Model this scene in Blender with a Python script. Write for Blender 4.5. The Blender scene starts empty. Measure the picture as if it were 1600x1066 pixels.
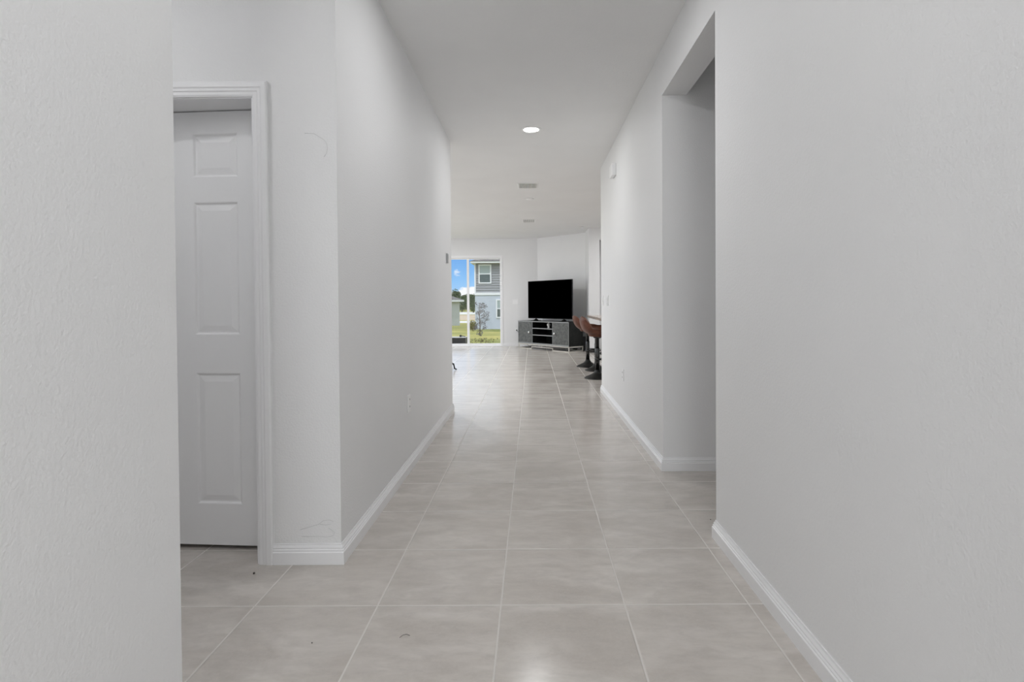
import bpy, math, random
from mathutils import Matrix, Vector
random.seed(7)
C = bpy.context.scene.collection
PI = math.pi

# ------------------------------------------------------------------ camera
cd = bpy.data.cameras.new('camera'); cam = bpy.data.objects.new('camera', cd); C.objects.link(cam)
cd.sensor_width = 36; cd.lens = 851.34 / 1600 * 36
cd.shift_x = -28.27 / 1600; cd.shift_y = -48.16 / 1600
cd.clip_start = 0.02; cd.clip_end = 900
yaw, pit, rol = 0.004254, -0.0135, 0.007055
cam.matrix_world = (Matrix.Translation((0, 0, 1.1183)) @ Matrix.Rotation(yaw, 4, 'Z') @ Matrix.Rotation(pit, 4, 'X')
                    @ Matrix.Rotation(rol, 4, 'Y') @ Matrix.Rotation(PI / 2, 4, 'X'))
bpy.context.scene.camera = cam
vs = bpy.context.scene.view_settings
vs.view_transform = 'Standard'; vs.look = 'None'; vs.gamma = 1; vs.exposure = 0.0; vs.use_curve_mapping = False

# ------------------------------------------------------------------ sky and sun
w = bpy.data.worlds.new('sky'); bpy.context.scene.world = w; w.use_nodes = True
nt = w.node_tree; nt.nodes.clear(); N = nt.nodes.new; Lk = nt.links.new
out = N('ShaderNodeOutputWorld'); bg = N('ShaderNodeBackground'); Lk(bg.outputs[0], out.inputs[0])
tc = N('ShaderNodeTexCoord'); sep = N('ShaderNodeSeparateXYZ'); Lk(tc.outputs['Generated'], sep.inputs[0])
rmp = N('ShaderNodeValToRGB'); Lk(sep.outputs[2], rmp.inputs[0])
e = rmp.color_ramp.elements; e[0].position = 0.0; e[0].color = (0.50, 0.73, 1.0, 1); e[1].position = 0.09; e[1].color = (0.175, 0.44, 0.92, 1)
e2 = rmp.color_ramp.elements.new(0.04); e2.color = (0.30, 0.60, 1.0, 1); e3 = rmp.color_ramp.elements.new(0.14); e3.color = (0.95, 1.02, 1.12, 1)
e4 = rmp.color_ramp.elements.new(0.24); e4.color = (1.36, 1.45, 1.58, 1)
mp = N('ShaderNodeMapping'); mp.inputs['Scale'].default_value = (16, 16, 26); mp.inputs['Location'].default_value = (0.9, 0, 0.55)
Lk(tc.outputs['Generated'], mp.inputs[0])
nz = N('ShaderNodeTexNoise'); nz.inputs['Scale'].default_value = 1.7; nz.inputs['Detail'].default_value = 6; Lk(mp.outputs[0], nz.inputs['Vector'])
band = N('ShaderNodeMapRange'); band.inputs[1].default_value = 0.0; band.inputs[2].default_value = 0.065; band.inputs[3].default_value = 0.21; band.inputs[4].default_value = -0.16
Lk(sep.outputs[2], band.inputs[0])
ad = N('ShaderNodeMath'); ad.operation = 'ADD'; Lk(nz.outputs[0], ad.inputs[0]); Lk(band.outputs[0], ad.inputs[1])
cr = N('ShaderNodeMapRange'); cr.inputs[1].default_value = 0.50; cr.inputs[2].default_value = 0.58; Lk(ad.outputs[0], cr.inputs[0])
mx = N('ShaderNodeMix'); mx.data_type = 'RGBA'; Lk(cr.outputs[0], mx.inputs[0]); Lk(rmp.outputs[0], mx.inputs[6]); mx.inputs[7].default_value = (1.05, 1.05, 1.08, 1)
Lk(mx.outputs[2], bg.inputs[0]); bg.inputs[1].default_value = 1.0
sd = bpy.data.lights.new('sun', 'SUN'); sd.energy = 1.25; sd.angle = 0.02; sd.color = (1, 0.98, 0.95)
so = bpy.data.objects.new('sun', sd); C.objects.link(so); so.rotation_euler = (math.radians(38), 0, math.radians(-35))

LAMP = 11.0        # watts of each recessed can light
def window_fill(name, loc, rot, sx, sy, watts, col):
    ld = bpy.data.lights.new(name, 'AREA'); ld.shape = 'RECTANGLE'; ld.size = sx; ld.size_y = sy; ld.energy = watts; ld.color = col
    o = bpy.data.objects.new(name, ld); C.objects.link(o); o.location = loc; o.rotation_euler = rot
window_fill('entrance_fill_lamp', (0.025, -3.45, 1.25), (PI / 2, 0, 0), 1.3, 2.3, 50, (1, 0.99, 0.98))  # added fill lamp behind the camera, outside the unseen entrance glazing
window_fill('side_fill_lamp', (-5.4, 9.9, 1.5), (PI / 2, 0, -PI / 2), 5.2, 1.6, 40, (0.96, 0.98, 1.0))  # added fill lamp outside the unseen living room window

# ------------------------------------------------------------------ materials
def mat(name, col, rough=0.5, metal=0.0, spec=0.5, emit=0):
    m = bpy.data.materials.new(name); m.use_nodes = True; b = m.node_tree.nodes['Principled BSDF']
    b.inputs['Base Color'].default_value = (*col, 1); b.inputs['Roughness'].default_value = rough
    b.inputs['Metallic'].default_value = metal; b.inputs['Specular IOR Level'].default_value = spec
    if emit:
        b.inputs['Emission Color'].default_value = (1, 0.98, 0.95, 1); b.inputs['Emission Strength'].default_value = emit
    return m
def coords(t, kind='Object'):
    c = t.nodes.new('ShaderNodeTexCoord'); return c.outputs[kind]
def noise(t, vec, scale, detail=3, rough=0.5, dist=0.0):
    n = t.nodes.new('ShaderNodeTexNoise'); n.inputs['Scale'].default_value = scale; n.inputs['Detail'].default_value = detail
    n.inputs['Roughness'].default_value = rough; n.inputs['Distortion'].default_value = dist
    t.links.new(vec, n.inputs['Vector']); return n.outputs[0]
def math_(t, op, a, b=None, c=None):
    n = t.nodes.new('ShaderNodeMath'); n.operation = op
    for i, v in enumerate((a, b, c)):
        if v is None: continue
        if isinstance(v, (int, float)): n.inputs[i].default_value = v
        else: t.links.new(v, n.inputs[i])
    return n.outputs[0]
def mixc(t, fac, a, b):
    n = t.nodes.new('ShaderNodeMix'); n.data_type = 'RGBA'
    for i, v in ((0, fac), (6, a), (7, b)):
        if isinstance(v, tuple): n.inputs[i].default_value = (*v, 1) if len(v) == 3 else v
        elif isinstance(v, (int, float)): n.inputs[i].default_value = v
        else: t.links.new(v, n.inputs[i])
    return n.outputs[2]
def ramp(t, fac, lo, hi, a=0.0, b=1.0):
    n = t.nodes.new('ShaderNodeMapRange'); n.inputs[1].default_value = lo; n.inputs[2].default_value = hi
    n.inputs[3].default_value = a; n.inputs[4].default_value = b; t.links.new(fac, n.inputs[0]); return n.outputs[0]
def bump(t, h, strength, dist):
    n = t.nodes.new('ShaderNodeBump'); n.inputs['Strength'].default_value = strength; n.inputs['Distance'].default_value = dist
    t.links.new(h, n.inputs['Height']); t.links.new(n.outputs[0], t.nodes['Principled BSDF'].inputs['Normal'])
def textured(name, c1, c2, scale, rough=0.5, detail=4, bs=0, bd=0.002, metal=0.0, bscale=None, lo=0.35, hi=0.65, spec=0.5):
    m = mat(name, c1, rough, metal, spec); t = m.node_tree; v = coords(t)
    n = noise(t, v, scale, detail)
    t.links.new(mixc(t, ramp(t, n, lo, hi), c1, c2), t.nodes['Principled BSDF'].inputs['Base Color'])
    if bs: bump(t, noise(t, v, bscale or scale, 3), bs, bd)
    return m

M = {}
M['wall'] = textured('painted_drywall', (0.875, 0.875, 0.88), (0.89, 0.89, 0.892), 1.5, 0.55, bs=0.45, bd=0.0035, bscale=125)
M['ceiling'] = textured('painted_ceiling', (0.87, 0.87, 0.87), (0.89, 0.89, 0.89), 2.0, 0.8, bs=0.4, bd=0.004, bscale=70)
M['trim'] = mat('white_trim_paint', (0.93, 0.93, 0.94), 0.32)
M['door'] = textured('white_door_paint', (0.93, 0.93, 0.94), (0.94, 0.94, 0.945), 3, 0.38, bs=0.12, bd=0.001, bscale=180)
M['plastic'] = mat('white_plastic', (0.95, 0.95, 0.95), 0.3)
M['dark_slot'] = mat('dark_slot', (0.05, 0.05, 0.05), 0.6)
M['grille_dark'] = mat('vent_inside', (0.3, 0.3, 0.3), 0.8)
M['lens'] = mat('lamp_lens', (1, 1, 1), 0.4, emit=12)
M['black_metal'] = textured('black_metal', (0.008, 0.009, 0.008), (0.014, 0.014, 0.013), 20, 0.45, spec=0.3)
M['chrome_dark'] = mat('dark_chrome', (0.07, 0.07, 0.07), 0.16, 0.9)
M['chrome'] = mat('chrome', (0.75, 0.75, 0.73), 0.2, 0.9)
M['leather'] = textured('brown_leather', (0.088, 0.034, 0.021), (0.165, 0.066, 0.043), 9, 0.42, spec=0.22, bs=0.25, bd=0.002, bscale=140)
M['screen'] = mat('tv_screen', (0.0, 0.0, 0.0), 0.5, spec=0.0)
M['bezel'] = mat('tv_bezel', (0.012, 0.012, 0.013), 0.4)
M['cab_dark'] = textured('dark_grey_wood', (0.012, 0.013, 0.012), (0.022, 0.023, 0.022), 12, 0.5, spec=0.2)
M['cab_grey'] = textured('weathered_grey_panel', (0.10, 0.104, 0.10), (0.17, 0.175, 0.168), 22, 0.5, detail=8, bs=0.3, bd=0.002, spec=0.25)
M['cab_edge'] = mat('grey_edge', (0.34, 0.35, 0.35), 0.4)
M['cream_metal'] = mat('cream_metal', (0.66, 0.63, 0.57), 0.35)
M['ceramic'] = mat('white_ceramic', (0.72, 0.71, 0.68), 0.25)
M['counter'] = textured('speckled_counter', (0.42, 0.33, 0.27), (0.62, 0.56, 0.50), 45, 0.2)
M['cabinet_white'] = mat('white_cabinet_paint', (0.76, 0.76, 0.76), 0.4)
M['charcoal'] = textured('charcoal_fabric', (0.03, 0.03, 0.032), (0.05, 0.05, 0.052), 60, 0.9)
M['pencil'] = mat('pencil_mark', (0.70, 0.70, 0.70), 0.7)
M['debris'] = mat('dark_debris', (0.02, 0.018, 0.016), 0.7)
M['stucco'] = textured('blue_grey_stucco', (0.49, 0.53, 0.62), (0.52, 0.56, 0.65), 3, 0.85)
M['siding'] = mat('grey_lap_siding', (0.31, 0.315, 0.34), 0.7)
M['siding_far'] = textured('pale_green_grey_stucco', (0.45, 0.47, 0.47), (0.48, 0.50, 0.49), 3, 0.85)
M['shingle'] = textured('grey_brown_shingles', (0.10, 0.095, 0.095), (0.17, 0.16, 0.155), 5, 0.9)
M['ext_trim'] = mat('white_exterior_trim', (0.78, 0.79, 0.84), 0.5)
M['blind'] = mat('pale_window_blind', (0.36, 0.42, 0.43), 0.4)
M['glass_dark'] = mat('dark_window_glass', (0.10, 0.125, 0.125), 0.15)
M['bark'] = textured('bark', (0.11, 0.08, 0.06), (0.18, 0.14, 0.11), 12, 0.9)
M['leaf_dark'] = textured('dark_green_leaves', (0.045, 0.075, 0.028), (0.12, 0.16, 0.06), 2.0, 0.8)
M['leaf_grey'] = textured('grey_purple_leaves', (0.13, 0.12, 0.14), (0.25, 0.24, 0.25), 6.0, 0.7)
M['concrete'] = textured('pale_concrete', (0.55, 0.54, 0.52), (0.63, 0.62, 0.60), 2.0, 0.9)
M['dirt'] = textured('sandy_dirt', (0.40, 0.30, 0.20), (0.50, 0.42, 0.31), 0.4, 0.95)
M['dry_grass'] = mat('dry_grass', (0.22, 0.20, 0.10), 0.9)

def floor_mat():
    m = mat('beige_porcelain_tile', (0.5, 0.5, 0.5), 0.28, spec=0.6); t = m.node_tree; b = t.nodes['Principled BSDF']
    v = coords(t); s = t.nodes.new('ShaderNodeSeparateXYZ'); t.links.new(v, s.inputs[0])
    T = 0.4572; g = 0.0030
    def line(o, off):
        a = math_(t, 'DIVIDE', math_(t, 'SUBTRACT', o, off), T); f = math_(t, 'FRACT', a)
        d = math_(t, 'MINIMUM', f, math_(t, 'SUBTRACT', 1.0, f)); return math_(t, 'MULTIPLY', d, T), math_(t, 'FLOOR', a)
    dx, ix = line(s.outputs[0], -1.0381); dy, iy = line(s.outputs[1], 2.0015)
    d = math_(t, 'MINIMUM', dx, dy)
    grout = ramp(t, d, g * 0.75, g * 1.15, 1.0, 0.0)
    cv = t.nodes.new('ShaderNodeCombineXYZ'); t.links.new(ix, cv.inputs[0]); t.links.new(iy, cv.inputs[1])
    wn = t.nodes.new('ShaderNodeTexWhiteNoise'); wn.noise_dimensions = '3D'; t.links.new(cv.outputs[0], wn.inputs['Vector'])
    # each tile shows its own piece of the clouded, diagonally veined pattern
    va = t.nodes.new('ShaderNodeVectorMath'); va.operation = 'MULTIPLY_ADD'; t.links.new(wn.outputs['Color'], va.inputs[0]); va.inputs[1].default_value = (7, 7, 7); t.links.new(v, va.inputs[2])
    mp = t.nodes.new('ShaderNodeMapping'); mp.inputs['Rotation'].default_value = (0, 0, 0.85); mp.inputs['Scale'].default_value = (0.9, 2.1, 1); t.links.new(va.outputs[0], mp.inputs[0])
    n1 = noise(t, mp.outputs[0], 2.6, 6, 0.6, 0.6); n2 = noise(t, mp.outputs[0], 11, 6, 0.65, 0.4); n3 = noise(t, va.outputs[0], 90, 3, 0.7)
    base = mixc(t, ramp(t, n1, 0.36, 0.64), (0.56, 0.512, 0.466), (0.72, 0.675, 0.63))
    base = mixc(t, ramp(t, n2, 0.40, 0.66, 0, 0.45), base, (0.46, 0.425, 0.39))
    base = mixc(t, ramp(t, n3, 0.35, 0.7, 0, 0.30), base, (0.66, 0.63, 0.59))
    base = mixc(t, math_(t, 'MULTIPLY', wn.outputs['Value'], 0.14), base, (0.62, 0.59, 0.55))
    col = mixc(t, grout, base, (0.74, 0.71, 0.67))
    t.links.new(col, b.inputs['Base Color'])
    t.links.new(math_(t, 'ADD', math_(t, 'MULTIPLY', grout, 0.4), ramp(t, n1, 0.2, 0.8, 0.17, 0.22)), b.inputs['Roughness'])
    h = ramp(t, d, 0.002, 0.006, 0.0, 1.0); h2 = math_(t, 'ADD', h, math_(t, 'MULTIPLY', n3, 0.05))
    bump(t, h2, 0.35, 0.002)
    return m
M['floor'] = floor_mat()

def lawn_mat():
    m = mat('patchy_lawn', (0.3, 0.3, 0.1), 0.95, spec=0.1); t = m.node_tree; v = coords(t)
    a = noise(t, v, 0.16, 5, 0.65); b_ = noise(t, v, 9, 4, 0.7)
    c = mixc(t, ramp(t, a, 0.38, 0.62), (0.16, 0.20, 0.05), (0.50, 0.44, 0.14))
    c = mixc(t, ramp(t, b_, 0.35, 0.7, 0, 0.75), c, (0.25, 0.235, 0.10))
    t.links.new(c, t.nodes['Principled BSDF'].inputs['Base Color']); return m
M['lawn'] = lawn_mat()

def glass_mat():
    m = bpy.data.materials.new('clear_pane'); m.use_nodes = True; t = m.node_tree; t.nodes.clear()
    o = t.nodes.new('ShaderNodeOutputMaterial'); mix = t.nodes.new('ShaderNodeMixShader'); tr = t.nodes.new('ShaderNodeBsdfTransparent'); gl = t.nodes.new('ShaderNodeBsdfGlossy')
    tr.inputs[0].default_value = (0.97, 0.98, 0.98, 1); gl.inputs['Roughness'].default_value = 0.02; mix.inputs[0].default_value = 0.03
    t.links.new(tr.outputs[0], mix.inputs[1]); t.links.new(gl.outputs[0], mix.inputs[2]); t.links.new(mix.outputs[0], o.inputs[0]); return m
M['glass'] = glass_mat()

# ------------------------------------------------------------------ mesh helpers
class MB:
    def __init__(s): s.v = []; s.f = []; s.sm = []
    def add(s, vs_, fs, smooth=False):
        o = len(s.v); s.v += [tuple(p) for p in vs_]; s.f += [tuple(i + o for i in f) for f in fs]; s.sm += [smooth] * len(fs); return s
    def box(s, a, b, rot=None, piv=(0, 0, 0)):
        x0, y0, z0 = a; x1, y1, z1 = b
        P = [(x0, y0, z0), (x1, y0, z0), (x1, y1, z0), (x0, y1, z0), (x0, y0, z1), (x1, y0, z1), (x1, y1, z1), (x0, y1, z1)]
        if rot is not None: P = [tuple(rot @ (Vector(p) - Vector(piv)) + Vector(piv)) for p in P]
        return s.add(P, [(0, 3, 2, 1), (4, 5, 6, 7), (0, 1, 5, 4), (1, 2, 6, 5), (2, 3, 7, 6), (3, 0, 4, 7)])
    def frame(s, x0, x1, z0, z1, y0, y1, f, ft=None, fb=None):
        ft = f if ft is None else ft; fb = f if fb is None else fb
        s.box((x0, y0, z0), (x0 + f, y1, z1)).box((x1 - f, y0, z0), (x1, y1, z1))
        return s.box((x0 + f, y0, z1 - ft), (x1 - f, y1, z1)).box((x0 + f, y0, z0), (x1 - f, y1, z0 + fb))
    def cbox(s, c, d): return s.box([c[i] - d[i] / 2 for i in range(3)], [c[i] + d[i] / 2 for i in range(3)])
    def lathe(s, prof, n=32, c=(0, 0, 0), axis='z', cap=True):
        P = []; F = []
        for r, z in prof:
            for k in range(n):
                a = 2 * PI * k / n; p = (r * math.cos(a), r * math.sin(a), z)
                if axis == 'y': p = (p[0], p[2], p[1])
                if axis == 'x': p = (p[2], p[0], p[1])
                P.append((p[0] + c[0], p[1] + c[1], p[2] + c[2]))
        m = len(prof)
        for i in range(m - 1):
            for k in range(n): F.append((i * n + k, i * n + (k + 1) % n, (i + 1) * n + (k + 1) % n, (i + 1) * n + k))
        if cap: F.append(tuple(range(n))[::-1]); F.append(tuple((m - 1) * n + k for k in range(n)))
        if axis == 'y': F = [f[::-1] for f in F]
        return s.add(P, F, True)
    def tube(s, pts, r, n=8, closed=False):
        pts = [Vector(p) for p in pts]; rs = r if isinstance(r, (list, tuple)) else [r] * len(pts); P = []; F = []
        up = None
        for i, p in enumerate(pts):
            a = pts[(i - 1) % len(pts)] if (closed or i > 0) else p; b = pts[(i + 1) % len(pts)] if (closed or i < len(pts) - 1) else p
            d = (b - a).normalized()
            if up is None: up = Vector((0, 0, 1)) if abs(d.z) < 0.9 else Vector((1, 0, 0))
            sx = d.cross(up).normalized(); up = sx.cross(d).normalized()
            for k in range(n):
                t = 2 * PI * k / n; P.append(p + (sx * math.cos(t) + up * math.sin(t)) * rs[i])
        m = len(pts)
        for i in range(m if closed else m - 1):
            j = (i + 1) % m
            for k in range(n): F.append((i * n + k, i * n + (k + 1) % n, j * n + (k + 1) % n, j * n + k))
        if not closed: F.append(tuple(range(n))[::-1]); F.append(tuple((m - 1) * n + k for k in range(n)))
        return s.add(P, F, True)
    def sweep(s, path, prof, nrm, closed=False):
        """prof = (sideways, along nrm) pairs; sideways is nrm x path direction; corners are mitred"""
        path = [Vector(p) for p in path]; nrm = Vector(nrm); P = []; F = []; m = len(path); n = len(prof)
        for i, p in enumerate(path):
            d0 = (p - path[i - 1]).normalized() if (i > 0 or closed) else None
            d1 = (path[(i + 1) % m] - p).normalized() if (i < m - 1 or closed) else None
            s0 = nrm.cross(d0) if d0 is not None else None; s1 = nrm.cross(d1) if d1 is not None else None
            if s0 is None: q = s1
            elif s1 is None: q = s0
            else:
                q = (s0 + s1).normalized(); q = q / max(0.2, q.dot(s0))
            for a, b in prof: P.append(p + q * a + nrm * b)
        for i in range(m if closed else m - 1):
            j = (i + 1) % m
            for k in range(n): F.append((i * n + k, i * n + (k + 1) % n, j * n + (k + 1) % n, j * n + k))
        if not closed: F.append(tuple(range(n))[::-1]); F.append(tuple((m - 1) * n + k for k in range(n)))
        return s.add(P, F)
    def build(s, name, m, parent=None, bevel=0, sub=0, solid=0):
        me = bpy.data.meshes.new(name); me.from_pydata(s.v, [], s.f); me.materials.append(m); me.validate()
        import bmesh
        bm = bmesh.new(); bm.from_mesh(me); bmesh.ops.recalc_face_normals(bm, faces=bm.faces); bm.to_mesh(me); bm.free()
        if any(s.sm) and len(me.polygons) == len(s.sm):
            for p, q in zip(me.polygons, s.sm): p.use_smooth = q
        me.update(); o = bpy.data.objects.new(name, me); C.objects.link(o)
        if parent: o.parent = parent
        if solid: k = o.modifiers.new('solid', 'SOLIDIFY'); k.thickness = solid; k.offset = 0
        if sub: k = o.modifiers.new('sub', 'SUBSURF'); k.levels = sub; k.render_levels = sub
        if bevel: k = o.modifiers.new('bevel', 'BEVEL'); k.width = bevel; k.segments = 2; k.limit_method = 'ANGLE'
        return o
def tag(o, label, cat, group=None, kind=None):
    o['label'] = label; o['category'] = cat
    if group: o['group'] = group
    if kind: o['kind'] = kind
    return o
def thing(name, label, cat, loc=(0, 0, 0), rz=0, group=None):
    o = bpy.data.objects.new(name, None); C.objects.link(o); o.location = loc; o.rotation_euler = (0, 0, rz); o.empty_display_size = 0.1
    return tag(o, label, cat, group)
def struct(o, label=None):
    o['kind'] = 'structure'
    if label: o['label'] = label
    return o
def dup(root, loc, rz, label):
    r = root.copy(); C.objects.link(r); r.location = loc; r.rotation_euler = (0, 0, rz); r['label'] = label
    for ch in list(root.children):
        c = ch.copy(); C.objects.link(c); c.parent = r
        for g in list(ch.children):
            d = g.copy(); C.objects.link(d); d.parent = c
    return r

# ------------------------------------------------------------------ the shell
H = 2.78; XL = -0.832; XR = 0.860; TL = 0.12; TR = 0.16; YB = -3.2; YD = 2.335; DT = 0.165; YE = 14.07
def wall(name, boxes, label, m='wall'):
    b = MB()
    for a, c in boxes: b.box(a, c)
    return struct(b.build(name, M[m]), label)
struct(MB().box((-5.2, YB - 0.15, -0.2), (5.2, YE + 0.15, 0)).build('floor', M['floor']), 'large beige porcelain floor tiles with pale grout')
struct(MB().box((-5.2, YB - 0.15, H), (5.2, YE + 0.15, H + 0.15)).build('ceiling', M['ceiling']), 'flat white textured ceiling')
wall('wall_left_foreground', [((XL - TL, YB, 0), (XL, 1.27, H))], 'near left wall beside the camera')
wall('wall_alcove_near', [((-2.6, 1.15, 0), (XL - TL, 1.27, H))], 'near side of the door alcove')
wall('wall_alcove_left', [((-2.72, 1.15, 0), (-2.6, 4.3, H))], 'left side of the door alcove')
DX0, DX1, DZ = -2.018, -1.192, 2.000
wall('wall_alcove', [((-2.6, YD, 0), (DX0, YD + DT, H)), ((DX1, YD, 0), (XL, YD + DT, H)), ((DX0, YD, DZ), (DX1, YD + DT, H))], 'wall around the white panel door')
wall('wall_left', [((XL - TL, YD + DT, 0), (XL, 5.62, H))], 'long left wall of the hallway')
wall('wall_closet', [((-2.6, 4.2, 0), (XL - TL, 4.3, H))], 'back of the room behind the panel door')
wall('wall_right_foreground', [((XR, YB, 0), (XR + TR, 2.56, H))], 'near right wall beside the camera')
wall('wall_right', [((XR, 3.6, 0), (XR + TR, 6.8, H))], 'far right wall of the hallway')
wall('wall_right_header', [((XR, 2.56, 2.475), (XR + TR, 3.6, H))], 'header over the right side opening')
wall('wall_side_passage', [((XR + TR, 2.40, 0), (2.6, 2.56, H)), ((XR + TR, 3.6, 0), (2.6, 3.76, H)), ((2.6, 2.40, 0), (2.72, 3.76, H))], 'walls of the passage on the right')
# entrance behind the camera: wall with a tall opening added to let in fill light
wall('wall_entry', [((XL - TL, YB - 0.12, 0), (-0.55, YB, H)), ((0.60, YB - 0.12, 0), (XR + TR, YB, H)), ((-0.55, YB - 0.12, 2.3), (0.60, YB, H)), ((-0.55, YB - 0.12, 0), (0.60, YB, 0.15))], 'entrance wall behind')
# great room
wall('wall_great_room_front', [((-5, 5.50, 0), (XL - TL, 5.62, H)), ((XR + TR, 6.64, 0), (5, 6.8, H))], 'front walls of the living room')
wall('wall_great_room_left', [((-5.12, 5.5, 0), (-5, 7.2, H)), ((-5.12, 12.6, 0), (-5, YE, H)), ((-5.12, 7.2, 0), (-5, 12.6, 0.7)), ((-5.12, 7.2, 2.3), (-5, 12.6, H))], 'left wall of the living room')
wall('wall_kitchen_right', [((5, 6.64, 0), (5.12, 12.32, H))], 'right wall of the kitchen')
SX0, SX1, SZ = -3.41, -0.795, 2.315
wall('wall_back', [((-5.12, YE, 0), (SX0, YE + 0.14, H)), ((SX1, YE, 0), (0.6, YE + 0.14, H)), ((SX0, YE, SZ), (SX1, YE + 0.14, H))], 'far wall around the sliding glass door')
# diagonal corner wall
pa = Vector((0.138, 14.07, 0)); pb = Vector((1.40, 12.86, 0)); dd = (pb - pa).normalized(); nn = Vector((-dd.y, dd.x, 0))
b = MB(); q = [pa, pb, pb + nn * 0.12, pa + nn * 0.12 + dd * 0.0]
b.add([tuple(p) for p in q] + [(p.x, p.y, H) for p in q], [(0, 1, 2, 3), (7, 6, 5, 4), (0, 4, 5, 1), (1, 5, 6, 2), (2, 6, 7, 3), (3, 7, 4, 0)])
struct(b.build('wall_diagonal', M['wall']), 'angled corner wall behind the television')
wall('wall_far_right', [((1.27, 12.2, 0), (1.51, 12.32, H)), ((1.27, 12.32, 0), (1.39, 13.1, H)), ((1.51, 12.2, 2.52), (2.4, 12.32, H)), ((2.4, 12.2, 0), (5.12, 12.32, H))], 'wall beyond the bar stools')
wall('wall_pantry', [((1.39, 13.0, 0), (2.6, 13.1, H)), ((2.5, 12.32, 0), (2.6, 13.0, H))], 'walls of the pantry nook')

# baseboards
BB = [(0, 0), (0.016, 0), (0.016, 0.052), (0.012, 0.056), (0.0135, 0.061), (0.009, 0.066), (0.0105, 0.071), (0.005, 0.080), (0.004, 0.087), (0, 0.087)]
def baseboard(name, path, flip=False):
    pr = [(-a, z) for a, z in BB] if flip else BB
    return struct(MB().sweep([(x, y, 0) for x, y in path], pr, (0, 0, 1)).build(name, M['trim']))
baseboard('baseboard_left', [(-1.126, YD), (XL, YD), (XL, 5.62), (-5, 5.62), (-5, YE), (SX0 - 0.03, YE)], True)
baseboard('baseboard_left_foreground', [(XL, YB), (XL, 1.27), (-2.6, 1.27), (-2.6, YD), (-2.085, YD)], True)
baseboard('baseboard_right_foreground', [(XR, YB), (XR, 2.56), (2.6, 2.56), (2.6, 3.6), (XR, 3.6), (XR, 6.8), (5, 6.8)], False)
baseboard('baseboard_back', [(SX1 + 0.03, YE), (0.138, YE), (1.27, 12.985)], True)
baseboard('baseboard_far_right', [(1.27, 12.95), (1.27, 12.2), (1.51, 12.2)], False)

# door casing, jamb and the ajar six panel door
CP = [(0, 0), (0, 0.010), (0.008, 0.013), (0.020, 0.013), (0.024, 0.016), (0.034, 0.016), (0.040, 0.019), (0.058, 0.019), (0.064, 0.015), (0.064, 0)]
x0, x1, zt = DX0 - 0.006, DX1 + 0.006, DZ + 0.004
struct(MB().sweep([(x0, YD, 0), (x0, YD, zt), (x1, YD, zt), (x1, YD, 0)], CP, (0, -1, 0)).build('trim_1', M['trim']), 'white moulded door casing')
b = MB(); b.box((DX0, YD - 0.004, 0), (DX0 + 0.016, YD + DT, DZ)); b.box((DX1 - 0.001, YD - 0.004, 0), (DX1 + 0.014, YD + DT, DZ)); b.box((DX0, YD - 0.004, DZ - 0.001), (DX1, YD + DT, DZ + 0.014))
struct(b.build('trim_2', M['trim']), 'white door jamb')
leafW, leafH, LTk = 0.806, 1.975, 0.035
d1 = bpy.data.objects.new('door_1', None); C.objects.link(d1); struct(d1, 'white six panel interior door standing slightly ajar')
d1.location = (DX1 - 0.003, 2.457, 0.020); d1.rotation_euler = (0, 0, math.radians(-4.0))
def panel_leaf():
    b = MB(); xs = [0, 0.134, 0.347, 0.459, 0.672, leafW]   # measured from hinge towards -x
    zs = [0, 0.188, 0.789, 0.963, 1.567, 1.680, 1.877, leafH]
    for side in (0, 1):
        y = 0 if side == 0 else LTk; sg = 1 if side == 0 else -1
        for i in range(5):
            for j in range(7):
                X0, X1, Z0, Z1 = -xs[i], -xs[i + 1], zs[j], zs[j + 1]
                if i in (1, 3) and j in (1, 3, 5):
                    rings = [(0, 0), (0.004, 0.0015), (0.010, 0.008), (0.016, 0.008), (0.040, 0.0025)]
                    P = []
                    for ins, dep in rings:
                        P += [(X0 - ins, y + sg * dep, Z0 + ins), (X1 + ins, y + sg * dep, Z0 + ins), (X1 + ins, y + sg * dep, Z1 - ins), (X0 - ins, y + sg * dep, Z1 - ins)]
                    F = []
                    for r in range(len(rings) - 1):
                        for k in range(4): F.append((r * 4 + k, r * 4 + (k + 1) % 4, r * 4 + 4 + (k + 1) % 4, r * 4 + 4 + k))
                    F.append(tuple(4 * (len(rings) - 1) + k for k in range(4))); b.add(P, F)
                else: b.add([(X0, y, Z0), (X1, y, Z0), (X1, y, Z1), (X0, y, Z1)], [(0, 1, 2, 3)])
    b.add([(0, 0, 0), (-leafW, 0, 0), (-leafW, LTk, 0), (0, LTk, 0)], [(0, 1, 2, 3)]); b.add([(0, 0, leafH), (-leafW, 0, leafH), (-leafW, LTk, leafH), (0, LTk, leafH)], [(0, 1, 2, 3)])
    b.add([(0, 0, 0), (0, LTk, 0), (0, LTk, leafH), (0, 0, leafH)], [(0, 1, 2, 3)]); b.add([(-leafW, 0, 0), (-leafW, LTk, 0), (-leafW, LTk, leafH), (-leafW, 0, leafH)], [(0, 1, 2, 3)])
    return b
lf = panel_leaf().build('door_leaf', M['door'], d1)
import bmesh
bm = bmesh.new(); bm.from_mesh(lf.data); bmesh.ops.remove_doubles(bm, verts=bm.verts, dist=1e-5); bmesh.ops.recalc_face_normals(bm, faces=bm.faces); bm.to_mesh(lf.data); bm.free()
MB().lathe([(0.012, 0), (0.012, -0.035), (0.028, -0.045), (0.028, -0.065), (0.018, -0.075)], 20, (-leafW + 0.06, 0, 0.93), 'y').build('door_handle', M['chrome'], d1)

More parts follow.
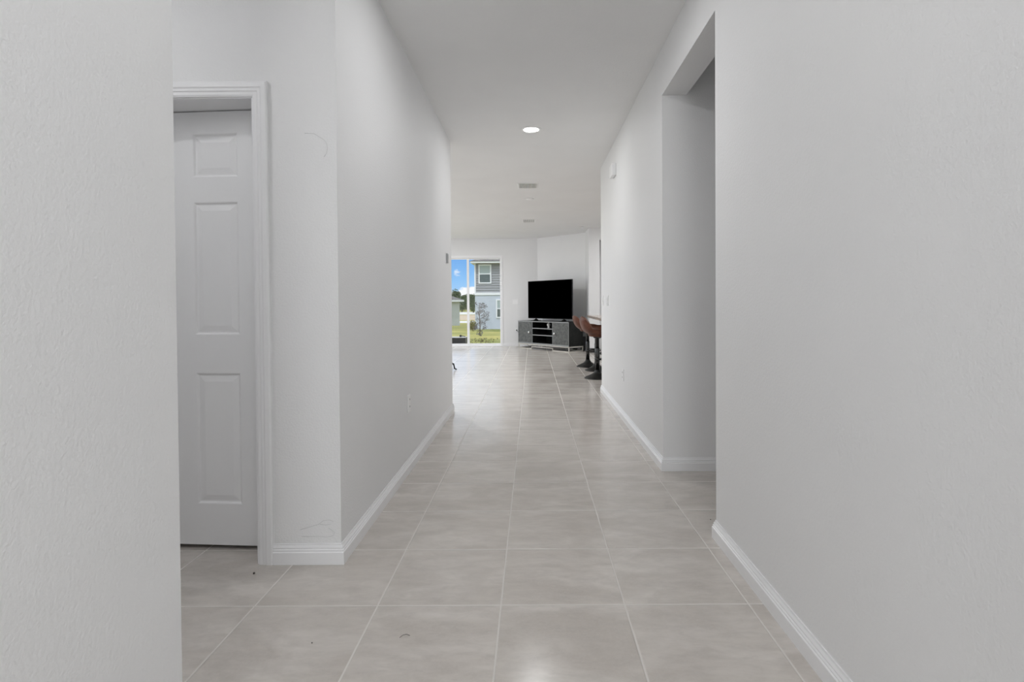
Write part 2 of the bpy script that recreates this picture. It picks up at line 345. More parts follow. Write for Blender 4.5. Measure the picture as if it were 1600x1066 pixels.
# sliding glass door (three panels)
d2 = bpy.data.objects.new('door_2', None); C.objects.link(d2); struct(d2, 'white framed sliding glass door to the back yard')
FR = 0.055
b = MB(); yy = YE + 0.02
b.frame(SX0 - 0.02, SX1 + 0.035, 0.001, SZ + 0.035, YE - 0.012, YE + 0.139, 0.05, 0.065, 0.022)
b.build('door_frame', M['trim'], d2)
pw = (SX1 - SX0) / 3
for k in range(3):
    X0 = SX0 + pw * k; X1 = X0 + pw; y = YE + 0.03 + 0.028 * k
    b = MB(); e_ = 0.028
    xa = X0 + 0.03 if k == 0 else X0 - 0.032; xb = X1 + 0.032 if k < 2 else X1 + 0.018
    b.frame(xa, xb, 0.022, SZ - 0.031, y, y + 0.025, 0.058 if k < 2 else 0.06, 0.03, 0.05)
    pf = b.build('panel_frame', M['trim'], d2)
    MB().box((xa + 0.05, y + 0.010, 0.06), (xb - 0.05, y + 0.015, SZ - 0.055)).build('glass_pane', M['glass'], pf)
MB().box((-2.50, YE + 0.015, 0.95), (-2.475, YE + 0.03, 1.2)).build('door_handle', M['trim'], d2)
# unseen windows added to let fill light into the great room and entrance
def window(name, X0, Y0, X1, Y1, Z0, Z1, ny, nlab):
    wn_ = bpy.data.objects.new(name, None); C.objects.link(wn_); struct(wn_, nlab)
    b = MB(); g = MB(); L = math.hypot(X1 - X0, Y1 - Y0); ux, uy = (X1 - X0) / L, (Y1 - Y0) / L
    def seg(a, c, z0, z1, t, mb):
        p = [(X0 + ux * a - uy * t, Y0 + uy * a + ux * t), (X0 + ux * c - uy * t, Y0 + uy * c + ux * t), (X0 + ux * c + uy * t, Y0 + uy * c - ux * t), (X0 + ux * a + uy * t, Y0 + uy * a - ux * t)]
        mb.add([(x, y, z0) for x, y in p] + [(x, y, z1) for x, y in p], [(0, 1, 2, 3), (7, 6, 5, 4), (0, 4, 5, 1), (1, 5, 6, 2), (2, 6, 7, 3), (3, 7, 4, 0)])
    seg(0, L, Z0, Z0 + 0.05, 0.03, b); seg(0, L, Z1 - 0.05, Z1, 0.03, b)
    for k in range(ny + 1): a = L * k / ny; seg(max(0, a - 0.03), min(L, a + 0.03), Z0, Z1, 0.03, b)
    seg(0.02, L - 0.02, Z0 + 0.03, Z1 - 0.03, 0.003, g)
    f = b.build('window_frame', M['trim'], wn_); g.build('glass_pane', M['glass'], f)
window('window_1', -5.06, 7.2, -5.06, 12.6, 0.7, 2.3, 3, 'unseen wide window added in the living room side wall for light')
window('window_2', -0.55, YB - 0.06, 0.60, YB - 0.06, 0.15, 2.3, 1, 'unseen tall glazed entrance added behind the camera for light')

# ------------------------------------------------------------------ recessed ceiling lamps
def can_light(x, y, label, p=1.0):
    t = thing('recessed_light', label, 'ceiling light', (x, y, H), 0, 'recessed ceiling lights')
    pr = [(0.098, 0), (0.098, -0.004), (0.092, -0.007), (0.076, -0.008), (0.072, -0.004), (0.072, 0)]
    MB().lathe(pr, 40, cap=False).build('trim_ring', M['plastic'], t)
    MB().lathe([(0.073, -0.001), (0.073, -0.0035), (0.05, -0.005), (0.002, -0.006)], 40).build('lamp_lens', M['lens'], t)
    ld = bpy.data.lights.new('lamp', 'AREA'); ld.shape = 'DISK'; ld.size = 0.13; ld.energy = LAMP * p; ld.color = (0.98, 0.988, 1.0)
    lo = bpy.data.objects.new('lamp', ld); C.objects.link(lo); lo.parent = t; lo.location = (0, 0, -0.012)
    return t
can_light(0.0, 5.24, 'round recessed ceiling light glowing in the hallway ceiling', 0.54)
can_light(-0.03, 2.76, 'recessed ceiling light of the hallway between camera and the visible one', 0.58)
can_light(-2.0, 1.42, 'unseen ceiling light added inside the alcove to brighten the panel door', 0.44)  # fill lamp added out of view to lift the dark door
can_light(-0.05, 0.30, 'recessed ceiling light above the camera', 0.53)
can_light(-0.05, -2.0, 'recessed ceiling light above the entrance behind the camera', 0.14)
for x, y, s in ((-2.0, 7.9, 'near left part'), (-2.4, 11.2, 'far left part')):  # lamps added out of view to fill the living room with light
    can_light(x, y, 'unseen ceiling light added over the %s of the living room' % s, 4.8)
for x, y, s in ((2.1, 8.4, 'near part'), (2.3, 11.0, 'far part')):  # further out-of-view lamps, added to brighten the kitchen side
    can_light(x, y, 'unseen ceiling light added over the %s of the kitchen' % s, 1.5)

# ceiling vents
def vent(x, y, wx, wy, label):
    t = thing('ceiling_vent', label, 'vent', (x, y, H), 0, 'ceiling vents')
    b = MB(); f = 0.022
    for a, c in (((-wx / 2, -wy / 2), (-wx / 2 + f, wy / 2)), ((wx / 2 - f, -wy / 2), (wx / 2, wy / 2)), ((-wx / 2 + f, -wy / 2), (wx / 2 - f, -wy / 2 + f)), ((-wx / 2 + f, wy / 2 - f), (wx / 2 - f, wy / 2))):
        b.box((a[0], a[1], -0.008), (c[0], c[1], 0))
    b.build('frame', M['plastic'], t, bevel=0.002)
    MB().box((-wx / 2 + f, -wy / 2 + f, -0.0015), (wx / 2 - f, wy / 2 - f, 0)).build('duct_opening', M['grille_dark'], t)
    b = MB(); n = 12; R_ = Matrix.Rotation(math.radians(38), 3, 'Y')
    for k in range(n):
        xx = -wx / 2 + f + (wx - 2 * f) * (k + 0.5) / n
        b.box((xx - 0.007, -wy / 2 + f, -0.0072), (xx + 0.007, wy / 2 - f, -0.0058), R_, (xx, 0, -0.0065))
    b.build('slats', M['plastic'], t)
vent(-0.055, 7.74, 0.29, 0.36, 'white slatted ceiling vent nearer the hallway light')
vent(-0.060, 11.05, 0.27, 0.42, 'white slatted ceiling vent farther away near the back wall')
for x, y, r, lb in ((-0.03, 8.72, 0.065, 'round white smoke detector on ceiling between the two vents'), (1.09, 12.0, 0.05, 'small white detector on ceiling above the bar stools')):
    t = thing('smoke_detector', lb, 'detector', (x, y, H)); 
    MB().lathe([(r, 0), (r, -0.010), (r * 0.8, -0.018), (r * 0.3, -0.020)], 28).build('body', M['plastic'], t)

# ------------------------------------------------------------------ wall plates
def outlet(loc, rz, label, group='electrical outlets'):
    """plate stands on the local XZ plane and faces local -Y"""
    t = thing('wall_outlet', label, 'outlet', loc, rz)
    MB().box((-0.036, -0.006, -0.058), (0.036, 0, 0.058)).build('cover_plate', M['plastic'], t, bevel=0.003)
    for z in (-0.024, 0.024):
        b = MB().box((-0.017, -0.0085, z - 0.016), (0.017, -0.006, z + 0.016)); s_ = b.build('socket', M['plastic'], t, bevel=0.002)
        MB().box((-0.009, -0.0092, z - 0.002), (-0.006, -0.0085, z + 0.009)).box((0.006, -0.0092, z - 0.002), (0.009, -0.0085, z + 0.009)).build('slots', M['dark_slot'], s_)
    return t
outlet((XL, 3.63, 0.452), PI / 2, 'white wall outlet low on the left hallway wall')
outlet((XR, 5.18, 0.425), -PI / 2, 'white wall outlet low on the right hallway wall')
def switch(loc, rz, gangs, label):
    t = thing('light_switch', label, 'switch', loc, rz); wd = 0.036 + 0.023 * (gangs - 1)
    MB().box((-wd, -0.006, -0.058), (wd, 0, 0.058)).build('cover_plate', M['plastic'], t, bevel=0.003)
    for k in range(gangs):
        x = (k - (gangs - 1) / 2) * 0.046
        MB().box((x - 0.016, -0.0105, -0.033), (x + 0.016, -0.006, 0.033)).build('rocker', M['plastic'], t, bevel=0.002)
switch((XR, 6.22, 1.14), -PI / 2, 2, 'white double light switch on the right hallway wall')
switch((XR, 6.62, 1.14), -PI / 2, 1, 'white light switch nearest the far end of the right wall')
switch((-0.43, YE, 1.15), 0, 3, 'white switch plate on far wall beside the sliding door')
t = thing('thermostat', 'small white thermostat on the end of the left hallway wall', 'thermostat', (XL, 5.28, 1.555), PI / 2)
MB().box((-0.038, -0.005, -0.05), (0.038, 0, 0.05)).build('back_plate', M['plastic'], t, bevel=0.002)
b_ = MB().box((-0.034, -0.018, -0.046), (0.034, -0.005, 0.046)).build('body', mat('grey_plastic', (0.42, 0.42, 0.43), 0.4), t, bevel=0.004)
MB().box((-0.022, -0.0188, -0.005), (0.022, -0.018, 0.03)).build('display', mat('lcd_grey', (0.25, 0.27, 0.26), 0.3), b_)
t = thing('door_chime', 'white door chime box high on the right hallway wall', 'door chime', (XR, 5.64, 2.47), -PI / 2)
MB().box((-0.085, -0.045, -0.058), (0.085, 0, 0.062)).build('cover', M['plastic'], t, bevel=0.005)
b = MB()
for k in range(6): b.box((-0.06 + 0.022 * k, -0.047, -0.062), (-0.052 + 0.022 * k, -0.008, -0.0575))
b.build('louvres', M['plastic'], t)
# cable plate by the tv stand
t = thing('wall_outlet', 'white low outlet with black plug on far wall left of the TV stand', 'outlet', (-0.42, YE, 0.425))
MB().box((-0.036, -0.006, -0.058), (0.036, 0, 0.058)).build('cover_plate', M['plastic'], t, bevel=0.003)
MB().lathe([(0.016, -0.006), (0.018, -0.03), (0.008, -0.045)], 12, (0.01, 0, -0.01), 'y').build('plug', M['black_metal'], t)
MB().tube([(0.01, -0.045, -0.01), (0.05, -0.06, -0.055), (0.12, -0.05, -0.125), (0.22, -0.06, -0.305), (0.32, -0.07, -0.413), (0.47, -0.08, -0.417)], 0.005).build('power_cord', M['black_metal'], t)

# pencil marks on the alcove wall and bits on the floor
def px2alcove(x, y): return (x - 827.5 + (y - 473) * -0.0095) * YD / 851.3, 1.118 + (474.0 - y) * YD / 851.3
def mark(pts, label):
    P = [(px2alcove(x, y)[0], YD - 0.0006, px2alcove(x, y)[1]) for x, y in pts]
    tag(MB().tube(P, 0.0011, 5).build('pencil_mark', M['pencil']), label, 'wall mark')
mark([(472, 207), (487, 208), (495, 213), (503, 218), (507, 224), (507.5, 232), (506, 239), (502, 244)], 'faint curved pencil scuff high on wall right of the door')
mark([(464, 828), (475, 825), (492, 820), (500, 814), (510, 813), (516, 816)], 'faint slanting pencil line low on wall above the baseboard')
mark([(494, 820), (503, 821), (512, 819.5)], 'short faint pencil line at right end of the slanting one')
mark([(466, 839), (490, 839), (507, 840), (515, 838), (518, 833), (508, 826)], 'faint hooked pencil line just above alcove baseboard')
def crumb(x, y, r, label):
    b = MB(); b.lathe([(r * 0.5, 0), (r, r * 0.4), (r * 0.7, r * 1.1), (r * 0.2, r * 1.4)], 7, (x, y, 0)); tag(b.build('crumb', M['debris']), label, 'crumb')
crumb(-1.165, 2.245, 0.0045, 'small black crumb on tile just in front of the door')
crumb(-0.735, 1.78, 0.0022, 'tiny dark speck on tile left of the curled fibre')
tag(MB().tube([(-0.452, 1.806, 0.001), (-0.444, 1.817, 0.003), (-0.432, 1.820, 0.004), (-0.420, 1.816, 0.002)], 0.0007, 5).build('fibre', M['debris']), 'tiny curled dark fibre lying on the floor tile', 'fibre')
crumb(0.905, 2.78, 0.0028, 'tiny dark speck on tile beside right foreground wall corner')

# ------------------------------------------------------------------ TV stand, TV and what lies near
sa = math.atan2(-0.767, 0.641)
S = thing('tv_stand', 'dark grey TV stand with two doors and open middle shelves', 'tv stand', (-0.356, 13.58, 0), sa)
SW, SD, ST = 1.82, 0.45, 0.68; zb = 0.125
b = MB(); tk = 0.025
b.box((0, 0, ST - tk), (SW, SD, ST)); b.box((0, 0, zb), (SW, SD, zb + tk)); b.box((0, 0, zb + tk), (tk, SD, ST - tk)); b.box((SW - tk, 0, zb + tk), (SW, SD, ST - tk))
b.box((0.53, 0.004, zb + tk), (0.55, SD, ST - tk)); b.box((1.27, 0.004, zb + tk), (1.29, SD, ST - tk)); b.box((tk, SD - 0.012, zb + tk), (SW - tk, SD, ST - tk))
b.build('cabinet_body', M['cab_dark'], S, bevel=0.002)
b = MB(); b.box((0.0, -0.006, ST - 0.024), (SW, 0, ST - 0.002)).box((0, -0.006, zb + 0.002), (SW, 0, zb + 0.03)).box((0.532, -0.004, zb + 0.03), (0.548, 0.003, ST - 0.024)).box((1.272, -0.004, zb + 0.03), (1.288, 0.003, ST - 0.024)).box((SW - 0.014, -0.006, zb + 0.03), (SW, 0, ST - 0.024))
b.build('edge_trim', M['cab_edge'], S)
for X0, X1, kx in ((0.02, 0.53, 0.455), (1.29, 1.80, 1.37)):
    d = MB().box((X0 + 0.003, -0.014, zb + 0.034), (X1 - 0.003, 0.004, ST - 0.028)).build('door', M['cab_grey'], S, bevel=0.003)
    MB().lathe([(0.008, -0.014), (0.008, -0.028), (0.026, -0.034), (0.03, -0.042), (0.024, -0.05), (0.01, -0.053)], 20, (kx, 0, 0.405), 'y').build('knob', M['chrome'], d)
for z in (0.495, 0.335):
    sh = MB().box((0.55, 0.01, z), (1.27, SD - 0.012, z + 0.02)).build('shelf', M['cab_dark'], S)
    MB().box((0.55, 0.004, z), (1.27, 0.011, z + 0.02)).build('shelf_edge', M['cab_edge'], sh)
b = MB(); q = 0.018
for yy in (0.0, SD - q):
    b.box((0, yy, 0.10), (SW, yy + q, 0.122))
    for x in (0, SW - q): b.box((x, yy, 0), (x + q, yy + q, 0.10))
    b.box((0, yy, 0), (0.52, yy + q, q)); b.box((1.26, yy, 0), (SW, yy + q, q))
    b.box((0.502, yy, 0), (0.52, yy + q, 0.062)); b.box((1.26, yy, 0), (1.278, yy + q, 0.062)); b.box((0.502, yy, 0.05), (1.278, yy + q, 0.068))
    b.box((0.88, yy, 0.068), (0.90, yy + q, 0.10))
for x in (0, SW - q): b.box((x, 0, 0.10), (x + q, SD, 0.122)); b.box((x, 0, 0), (x + q, SD, q))
b.build('base_frame', M['cream_metal'], S)
def sp(x, y, z): return (-0.356 + 0.641 * x + 0.767 * y, 13.58 - 0.767 * x + 0.641 * y, z)
T = thing('television', 'large black flat screen television standing on the TV stand', 'television', sp(0.955, 0.20, ST), sa)
MB().box((-0.788, -0.014, 0.055), (0.788, 0.014, 0.972)).build('housing', M['bezel'], T, bevel=0.003)
MB().box((-0.780, -0.0165, 0.066), (0.780, -0.0142, 0.965)).build('screen', M['screen'], T)
MB().box((-0.45, 0.014, 0.12), (0.45, 0.045, 0.62)).build('rear_cover', M['bezel'], T, bevel=0.008)
for x in (-0.50, 0.50):
    f_ = MB(); f_.tube([(x, 0, 0.075), (x, 0, 0.02)], 0.014, 8); f_.box((x - 0.016, -0.15, 0), (x + 0.016, 0.15, 0.012)); f_.add([(x - 0.012, -0.08, 0.012), (x + 0.012, -0.08, 0.012), (x + 0.012, 0.08, 0.012), (x - 0.012, 0.08, 0.012), (x - 0.01, -0.02, 0.045), (x + 0.01, -0.02, 0.045), (x + 0.01, 0.02, 0.045), (x - 0.01, 0.02, 0.045)], [(0, 1, 5, 4), (1, 2, 6, 5), (2, 3, 7, 6), (3, 0, 4, 7), (4, 5, 6, 7), (0, 3, 2, 1)])
    f_.build('stand_foot', M['black_metal'], T)
t = thing('vase', 'small white vase on the top inner shelf of the TV stand', 'vase', sp(1.01, 0.12, 0.5152))
MB().lathe([(0.03, 0), (0.036, 0.01), (0.022, 0.028), (0.036, 0.06), (0.045, 0.085), (0.034, 0.108), (0.016, 0.122), (0.018, 0.13)], 20).build('body', M['ceramic'], t)
MB().lathe([(0.014, 0.128), (0.02, 0.134), (0.02, 0.139), (0.004, 0.142)], 16).build('rim', M['ceramic'], t)
b = MB()
for k in range(3): b.tube([(1.0 + (0.045 + 0.008 * k) * math.cos(a * PI / 9), 12.83 + (0.045 + 0.008 * k) * math.sin(a * PI / 9), 0.012 + 0.011 * k) for a in range(18)], 0.006, 6, True)
tag(b.build('cable_coil', M['black_metal']), 'coiled black cable on floor behind right end of the TV stand', 'cable')
t = thing('power_adapter', 'white power adapter on floor behind the TV stand', 'adapter', (1.135, 12.84, 0), 0.3)
MB().box((-0.03, -0.03, 0), (0.03, 0.03, 0.09)).build('body', M['plastic'], t, bevel=0.006); MB().box((-0.008, -0.036, 0.03), (0.008, -0.03, 0.06)).build('plug_prong', M['chrome'], t)
t = thing('speaker', 'narrow black speaker on floor between TV stand and far wall corner', 'speaker', (1.20, 12.63, 0), -0.3)
MB().box((-0.05, -0.06, 0), (0.05, 0.06, 0.33)).build('cabinet', M['bezel'], t, bevel=0.006); MB().box((-0.042, -0.064, 0.02), (0.042, -0.06, 0.31)).build('grille', M['charcoal'], t)
t = thing('power_strip', 'low black power strip at foot of far wall beside the bar stools', 'power strip', (1.345, 12.135, 0))
MB().box((-0.075, -0.025, 0), (0.075, 0.025, 0.032)).build('body', M['bezel'], t, bevel=0.004)
for k in range(3): MB().box((-0.05 + 0.04 * k - 0.011, -0.012, 0.032), (-0.05 + 0.04 * k + 0.011, 0.012, 0.0335)).build('socket', M['dark_slot'], t)

# ------------------------------------------------------------------ bar stools
def make_stool(loc, rz, label):
    t = thing('bar_stool', label, 'bar stool', loc, rz, 'brown leather bar stools at the counter')
    MB().lathe([(0.195, 0), (0.195, 0.008), (0.185, 0.016), (0.14, 0.036), (0.095, 0.058), (0.06, 0.082), (0.042, 0.108), (0.037, 0.125)], 40).build('base', M['black_metal'], t)
    MB().lathe([(0.034, 0.12), (0.034, 0.44), (0.031, 0.445)], 24).build('column', M['chrome_dark'], t)
    MB().lathe([(0.029, 0.44), (0.029, 0.585), (0.05, 0.592), (0.07, 0.613)], 24).build('gas_lift', M['chrome_dark'], t)
    pts = [(0.03, 0.03, 0.28)] + [(0.03 + 0.20 * math.sin(a), 0.15 * math.cos(a), 0.28) for a in [0.25 * k * PI / 3 + 0.12 for k in range(1, 12)]] + [(0.03, -0.03, 0.28)]
    fr = MB().tube(pts, 0.010, 8, True); fr.lathe([(0.039, 0.255), (0.039, 0.305)], 20); fr.build('footrest', M['chrome_dark'], t)
    # bucket: seat and wrap-round back as one padded shell
    prof = [(0.225, 0.655), (0.21, 0.672), (0.13, 0.672), (0.05, 0.665), (-0.05, 0.658), (-0.115, 0.666), (-0.165, 0.695), (-0.205, 0.745), (-0.230, 0.815), (-0.242, 0.895)]
    half = [0.165, 0.185, 0.20, 0.21, 0.215, 0.215, 0.21, 0.20, 0.185, 0.15]
    rise = [0.01, 0.035, 0.06, 0.07, 0.075, 0.075, 0.05, 0.02, 0.0, -0.025]
    fwd = [0, 0, 0, 0, 0, 0.02, 0.05, 0.085, 0.085, 0.05]
    n = 9; P = []; F = []
    for i, (x, z) in enumerate(prof):
        for k in range(n):
            s = -1 + 2 * k / (n - 1); e_ = abs(s) ** 2.4
            P.append((x + fwd[i] * e_, half[i] * math.sin(s * PI / 2 * 0.92), z + rise[i] * e_))
    for i in range(len(prof) - 1):
        for k in range(n - 1): F.append((i * n + k, i * n + k + 1, (i + 1) * n + k + 1, (i + 1) * n + k))
    MB().add(P, F, True).build('seat_shell', M['leather'], t, solid=0.055, sub=2)
    cu = MB(); cu.lathe([(0.05, 0.612), (0.14, 0.618), (0.16, 0.64), (0.14, 0.68), (0.06, 0.692)], 28, (0.02, 0, 0)); cu.build('seat_pad', M['leather'], t)
    return t
st = make_stool((0.955, 8.03, 0), 0.10, 'brown leather bar stool nearest the hallway wall end')
dup(st, (0.960, 9.50, 0), 0.06, 'brown leather bar stool farthest away, nearest the TV stand')
dup(st, (1.050, 8.95, 0), 0.0, 'brown leather bar stool in the middle of the row, mostly hidden')

# counter with overhang
o = MB().box((1.0, 7.35, 0.845), (2.0, 9.98, 0.885)).build('countertop', M['counter'], bevel=0.006); tag(o, 'brown speckled counter slab above the bar stools', 'countertop')
t = thing('kitchen_island', 'white kitchen island cabinet under the speckled counter slab', 'kitchen island', (1.33, 7.4, 0))
MB().box((0, 0, 0.0), (0.62, 2.52, 0.845)).build('body', M['cabinet_white'], t)
for k in range(4): MB().box((-0.012, 0.03 + 0.62 * k, 0.10), (0, 0.61 + 0.62 * k, 0.80)).build('back_panel', M['cabinet_white'], t, bevel=0.004)

# armchair almost hidden behind the left wall end (two feet show)
t = thing('armchair', 'charcoal armchair behind left wall end, only black feet showing', 'armchair', (-1.80, 8.72, 0), -0.13)
MB().box((-0.38, -0.42, 0.20), (0.33, 0.42, 0.42)).build('seat', M['charcoal'], t, bevel=0.03)
MB().box((-0.42, -0.44, 0.20), (-0.28, 0.44, 0.85)).build('backrest', M['charcoal'], t, bevel=0.04)
for s in (-1, 1): MB().box((-0.36, 0.36 * s - 0.06, 0.40), (0.31, 0.36 * s + 0.06, 0.60)).build('armrest', M['charcoal'], t, bevel=0.03)
for sx in (-1, 1):
    for sy in (-1, 1):
        tipx = 0.475 if (sx > 0 and sy > 0) else (0.50 if sx > 0 else -0.40)
        MB().tube([(sx * 0.27, sy * 0.36, 0.21), (tipx - 0.05 * sx, sy * 0.43, 0.10), (tipx - 0.035 * sx, sy * 0.43, 0.03), (tipx, sy * 0.43, 0.012)], [0.014, 0.013, 0.012, 0.010], 8).build('leg', M['black_metal'], t)

# ------------------------------------------------------------------ outdoors
def gz(y):
    T_ = [(14.2, -0.10), (16, -0.11), (38, -0.70), (60, -1.31), (900, -1.31)]
    for (a, za), (c, zc) in zip(T_, T_[1:]):
        if y <= c: return za + (zc - za) * max(0, y - a) / (c - a)
    return -1.31
ys = [14.21, 16, 20, 25, 30, 38, 48, 60, 70, 90, 130, 200, 400, 800]; xs = [-400, -60, -20, -8, 0, 8, 20, 60, 400]
P = [(x, y, gz(y)) for y in ys for x in xs] + [(x, y, gz(y) - 0.3) for y in ys for x in xs]; F = []; n = len(xs); off = n * len(ys)
for i in range(len(ys) - 1):
    for k in range(n - 1):
        F.append((i * n + k, i * n + k + 1, (i + 1) * n + k + 1, (i + 1) * n + k)); F.append(tuple(off + q for q in (i * n + k, (i + 1) * n + k, (i + 1) * n + k + 1, i * n + k + 1)))
for k in range(n - 1): F.append((k, off + k, off + k + 1, k + 1))
struct(MB().add(P, F).build('lawn', M['lawn']), 'patchy yellow green lawn outside')
def slab(name, x0_, x1_, y0_, y1_, m, label, h=0.02):
    P = [(x0_, y0_, gz(y0_) - 0.05), (x1_, y0_, gz(y0_) - 0.05), (x1_, y1_, gz(y1_) - 0.05), (x0_, y1_, gz(y1_) - 0.05)]
    P += [(x, y, z + 0.05 + h) for x, y, z in P]
    struct(MB().add(P, [(0, 3, 2, 1), (4, 5, 6, 7), (0, 1, 5, 4), (1, 2, 6, 5), (2, 3, 7, 6), (3, 0, 4, 7)]).build(name, m), label)
slab('driveway', -30, 30, 67, 74, M['concrete'], 'pale driveway beyond the lawn')
slab('bare_ground', -40, 40, 78, 112, M['dirt'], 'sandy bare ground beyond the driveway')
slab('road', -80, 80, 118, 150, M['concrete'], 'pale road in the distance')
slab('patio', -4, 0.6, 14.22, 15.4, M['concrete'], 'concrete patio slab outside the sliding door', 0.01)

def hip_roof(b, x0_, x1_, y0_, y1_, z, pitch, th=0.14):
    h = (y1_ - y0_) / 2; rz_ = z + h * pitch
    P = [(x0_, y0_, z), (x1_, y0_, z), (x1_, y1_, z), (x0_, y1_, z), (x0_ + h, (y0_ + y1_) / 2, rz_), (x1_ - h, (y0_ + y1_) / 2, rz_)]
    b.add(P, [(0, 1, 5, 4), (1, 2, 5), (2, 3, 4, 5), (3, 0, 4), (0, 3, 2, 1)])
def ext_window(par, xa, xb, za, zb_, y):
    b = MB(); f = 0.085
    b.frame(xa, xb, za, zb_, y - 0.05, y + 0.02, f); zm = (za + zb_) / 2
    b.box((xa + f, y - 0.045, zm - 0.03), (xb - f, y + 0.015, zm + 0.03)); w_ = b.build('window_frame', M['ext_trim'], par)
    MB().box((xa + f, y - 0.02, zm + 0.03), (xb - f, y + 0.01, zb_ - f)).build('upper_pane', M['blind'], w_)
    MB().box((xa + f, y - 0.02, za + f), (xb - f, y + 0.01, zm - 0.03)).build('lower_pane', M['glass_dark'], w_)
HY = 38.0; g0 = gz(HY)
NH = thing('house', 'two-storey grey house with lap siding seen through the sliding door', 'house', (0, HY, g0)); z = lambda y: 1.118 + (473.5 - y) * HY / 851.3 - g0
MB().box((-4.0, 0, -0.4), (8, 10, z(461))).build('lower_wall', M['stucco'], NH)
b = MB().box((-3.98, 0.03, z(457)), (8, 10, z(410.5))); zz = z(457.2)
while zz < z(411.2):
    b.add([(-3.99, -0.015, zz), (8, -0.015, zz), (8, 0.03, zz + 0.17), (-3.99, 0.03, zz + 0.17), (-3.99, 0.03, zz), (8, 0.03, zz)], [(0, 1, 2, 3), (0, 4, 5, 1), (0, 3, 4), (1, 5, 2)]); zz += 0.17
b.build('siding', M['siding'], NH)
b = MB().box((-4.03, -0.05, z(461)), (8.02, 10.02, z(457))); b.box((-4.03, -0.04, z(457)), (-3.93, 0.1, z(410.5))); b.build('band_trim', M['ext_trim'], NH)
MB().box((-4.26, -0.45, z(411.4)), (8.3, 10.45, z(408.6))).build('fascia', M['ext_trim'], NH)
b = MB(); hip_roof(b, -4.30, 8.35, -0.5, 10.5, z(408.6), 0.42); b.build('roof', M['shingle'], NH)
X = lambda p: (p - 831.8) * HY / 851.3
ext_window(NH, X(748), X(768), z(443), z(413), 0.0); ext_window(NH, X(775), X(795), z(497), z(467.5), 0.0)
FY = 58.0; FH = thing('house', 'single-storey grey house at left beyond the lawn', 'house', (-7.75, FY, gz(FY)), math.radians(38))
MB().box((-16, 0, -0.4), (0, 11, 2.58)).build('wall', M['siding_far'], FH)
MB().box((-16.3, -0.4, 2.55), (0.32, 11.4, 2.75)).build('fascia', M['ext_trim'], FH)
b = MB(); hip_roof(b, -16.3, 0.34, -0.42, 11.42, 2.74, 0.42); b.build('roof', M['shingle'], FH)

def leaves(n_, c, r, size, seed):
    rn = random.Random(seed); b = MB()
    for _ in range(n_):
        while True:
            p = Vector((rn.uniform(-1, 1), rn.uniform(-1, 1), rn.uniform(-1, 1)))
            if p.length < 1: break
        p = Vector((c[0] + p.x * r[0], c[1] + p.y * r[1], c[2] + p.z * r[2])); a = Vector((rn.uniform(-1, 1), rn.uniform(-1, 1), rn.uniform(-1, 1))).normalized(); u = a.orthogonal().normalized(); v_ = a.cross(u); s = size * rn.uniform(0.6, 1.3)
        b.add([p - u * s, p + v_ * s * 0.6, p + u * s, p - v_ * s * 0.6], [(0, 1, 2, 3)])
    return b
def tree(x, y, h, wd, label, seed):
    t = thing('tree', label, 'tree', (x, y, gz(y)), 0, 'trees beyond the road')
    MB().tube([(0, 0, -0.1), (0.05, 0, h * 0.35), (0, 0.05, h * 0.75)], [0.16, 0.12, 0.05], 8).build('trunk', M['bark'], t)
    rn = random.Random(seed); b = leaves(1500, (0, 0, h * 0.53), (wd * 0.5, wd * 0.5, h * 0.47), 0.17, seed)
    for k in range(5):
        q_ = leaves(500, (rn.uniform(-.35, .35) * wd, rn.uniform(-.3, .3) * wd, h * rn.uniform(.45, .85)), (wd * .25, wd * .25, h * .15), 0.16, seed + k + 1); b.add(q_.v, q_.f)
    b.build('foliage', M['leaf_dark'], t)
for i, (p, y, h, wd, lb) in enumerate([(721.5, 150, 4.2, 4.6, 'dark green tree in the gap right of the single-storey house'), (731, 172, 5.4, 5, 'dark green tree behind the sliding door mullion'), (739.5, 140, 4.9, 3.2, 'tall dark green tree just left of the two-storey house'), (711, 190, 7.6, 4, 'far tree showing above the single-storey house roof')]):
    tree((p - 831.8) * y / 851.3, y, h, wd, lb, 20 + 7 * i)
# bush close to the house corner
bx_, by_ = (738.5 - 831.8) * 33 / 851.3, 33.0
t = thing('bush', 'brownish green bush left of the two-storey house corner', 'bush', (bx_, by_, gz(by_)))
MB().tube([(0, 0, -0.05), (0.02, 0, 0.25)], 0.03, 6).build('stem', M['bark'], t); leaves(420, (0, 0, 0.34), (0.26, 0.3, 0.32), 0.045, 77).build('foliage', textured('olive_leaves', (0.16, 0.15, 0.06), (0.27, 0.24, 0.12), 4, 0.8), t)
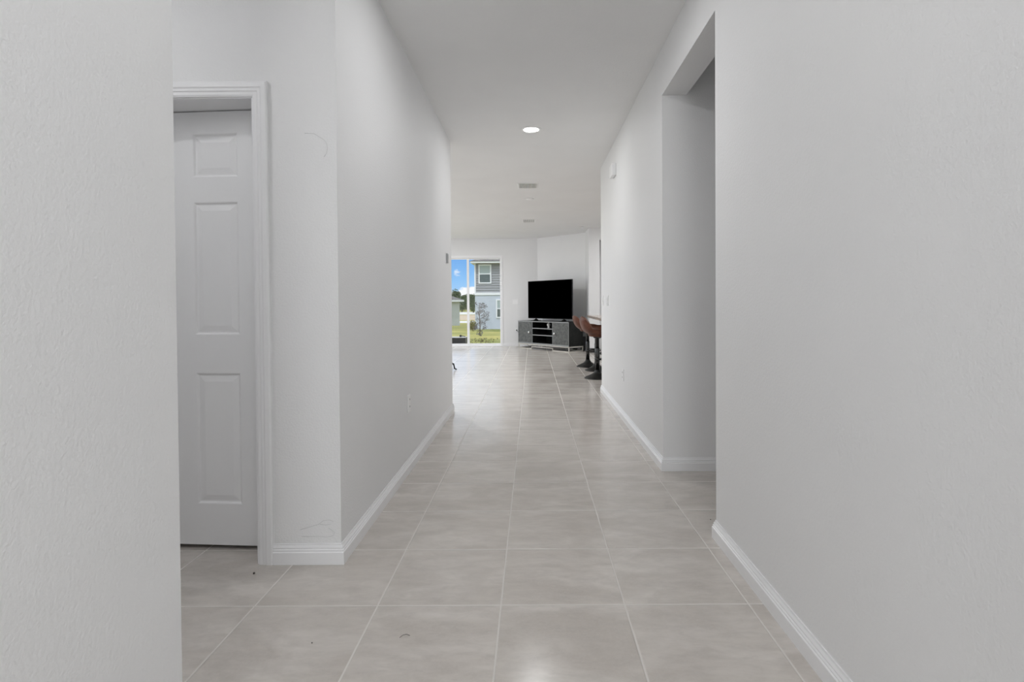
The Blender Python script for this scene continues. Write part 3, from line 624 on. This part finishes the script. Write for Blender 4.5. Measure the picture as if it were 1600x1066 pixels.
# sapling
sx_, sy_ = (749.5 - 831.8) * 24.0 / 851.3, 24.0
t = thing('sapling', 'slender young tree with sparse grey leaves on the lawn', 'tree', (sx_, sy_, gz(sy_))); rn = random.Random(5)
b = MB().tube([(0, 0, -0.03), (0.01, 0, 0.5), (-0.03, 0, 1.0), (0.0, 0, 1.42)], [0.022, 0.018, 0.012, 0.006], 7); lv = MB()
for k in range(32):
    zz = 0.12 + 1.22 * k / 31; a = rn.uniform(0, 2 * PI); L_ = rn.uniform(0.18, 0.50) * (1 - 0.5 * abs(zz - 0.6)); e1 = (math.cos(a) * L_, math.sin(a) * L_, zz + L_ * rn.uniform(0.5, 0.9))
    b.tube([(0, 0, zz), (e1[0] * 0.5, e1[1] * 0.5, (zz + e1[2]) / 2 - 0.01), e1], [0.007, 0.005, 0.003], 5)
    q_ = leaves(12, (e1[0] * 0.8, e1[1] * 0.8, zz + (e1[2] - zz) * 0.8), (0.11, 0.11, 0.10), 0.036, 300 + k); lv.add(q_.v, q_.f)
q_ = leaves(60, (0, 0, 0.14), (0.15, 0.15, 0.14), 0.035, 999); lv.add(q_.v, q_.f)
b.build('stem', M['bark'], t); lv.build('leaves', M['leaf_grey'], t)
# tufts of dry weeds
b = MB(); rn = random.Random(11)
for k in range(46):
    y = rn.uniform(16.6, 20.5); x = (rn.gauss(753, 12) - 831.8) * y / 851.3
    for j in range(9):
        a = rn.uniform(0, 2 * PI); h = rn.uniform(0.02, 0.07); dx_, dy_ = math.cos(a) * h * 0.7, math.sin(a) * h * 0.7
        b.add([(x - 0.006, y, gz(y)), (x + 0.006, y, gz(y)), (x + dx_ + 0.003, y + dy_, gz(y) + h), (x + dx_ - 0.003, y + dy_, gz(y) + h)], [(0, 1, 2, 3)])
tag(b.build('weeds', M['dry_grass']), 'scattered dark weed tufts in the lawn outside the sliding door', 'weeds', kind='stuff')
# low black box on the patio
t = thing('storage_box', 'low black storage box with pale lid edge outside the sliding door', 'box', (-2.36, 14.78, gz(14.8) + 0.012))
MB().box((-0.55, -0.22, 0), (0.56, 0.22, 0.285)).build('body', M['black_metal'], t, bevel=0.008); MB().box((-0.56, -0.23, 0.285), (0.57, 0.23, 0.297)).build('lid', M['concrete'], t, bevel=0.004)
t = thing('garden_nozzle', 'small black garden nozzle lying on the low storage box', 'nozzle', (-1.95, 14.75, gz(14.8) + 0.012 + 0.297))
MB().lathe([(0.012, 0), (0.03, 0.01), (0.035, 0.035), (0.02, 0.055), (0.008, 0.06)], 14).build('head', M['black_metal'], t)
MB().tube([(0.02, 0, 0.03), (0.06, 0, 0.025), (0.13, 0, 0.012)], [0.012, 0.01, 0.009], 8).build('grip', M['black_metal'], t)
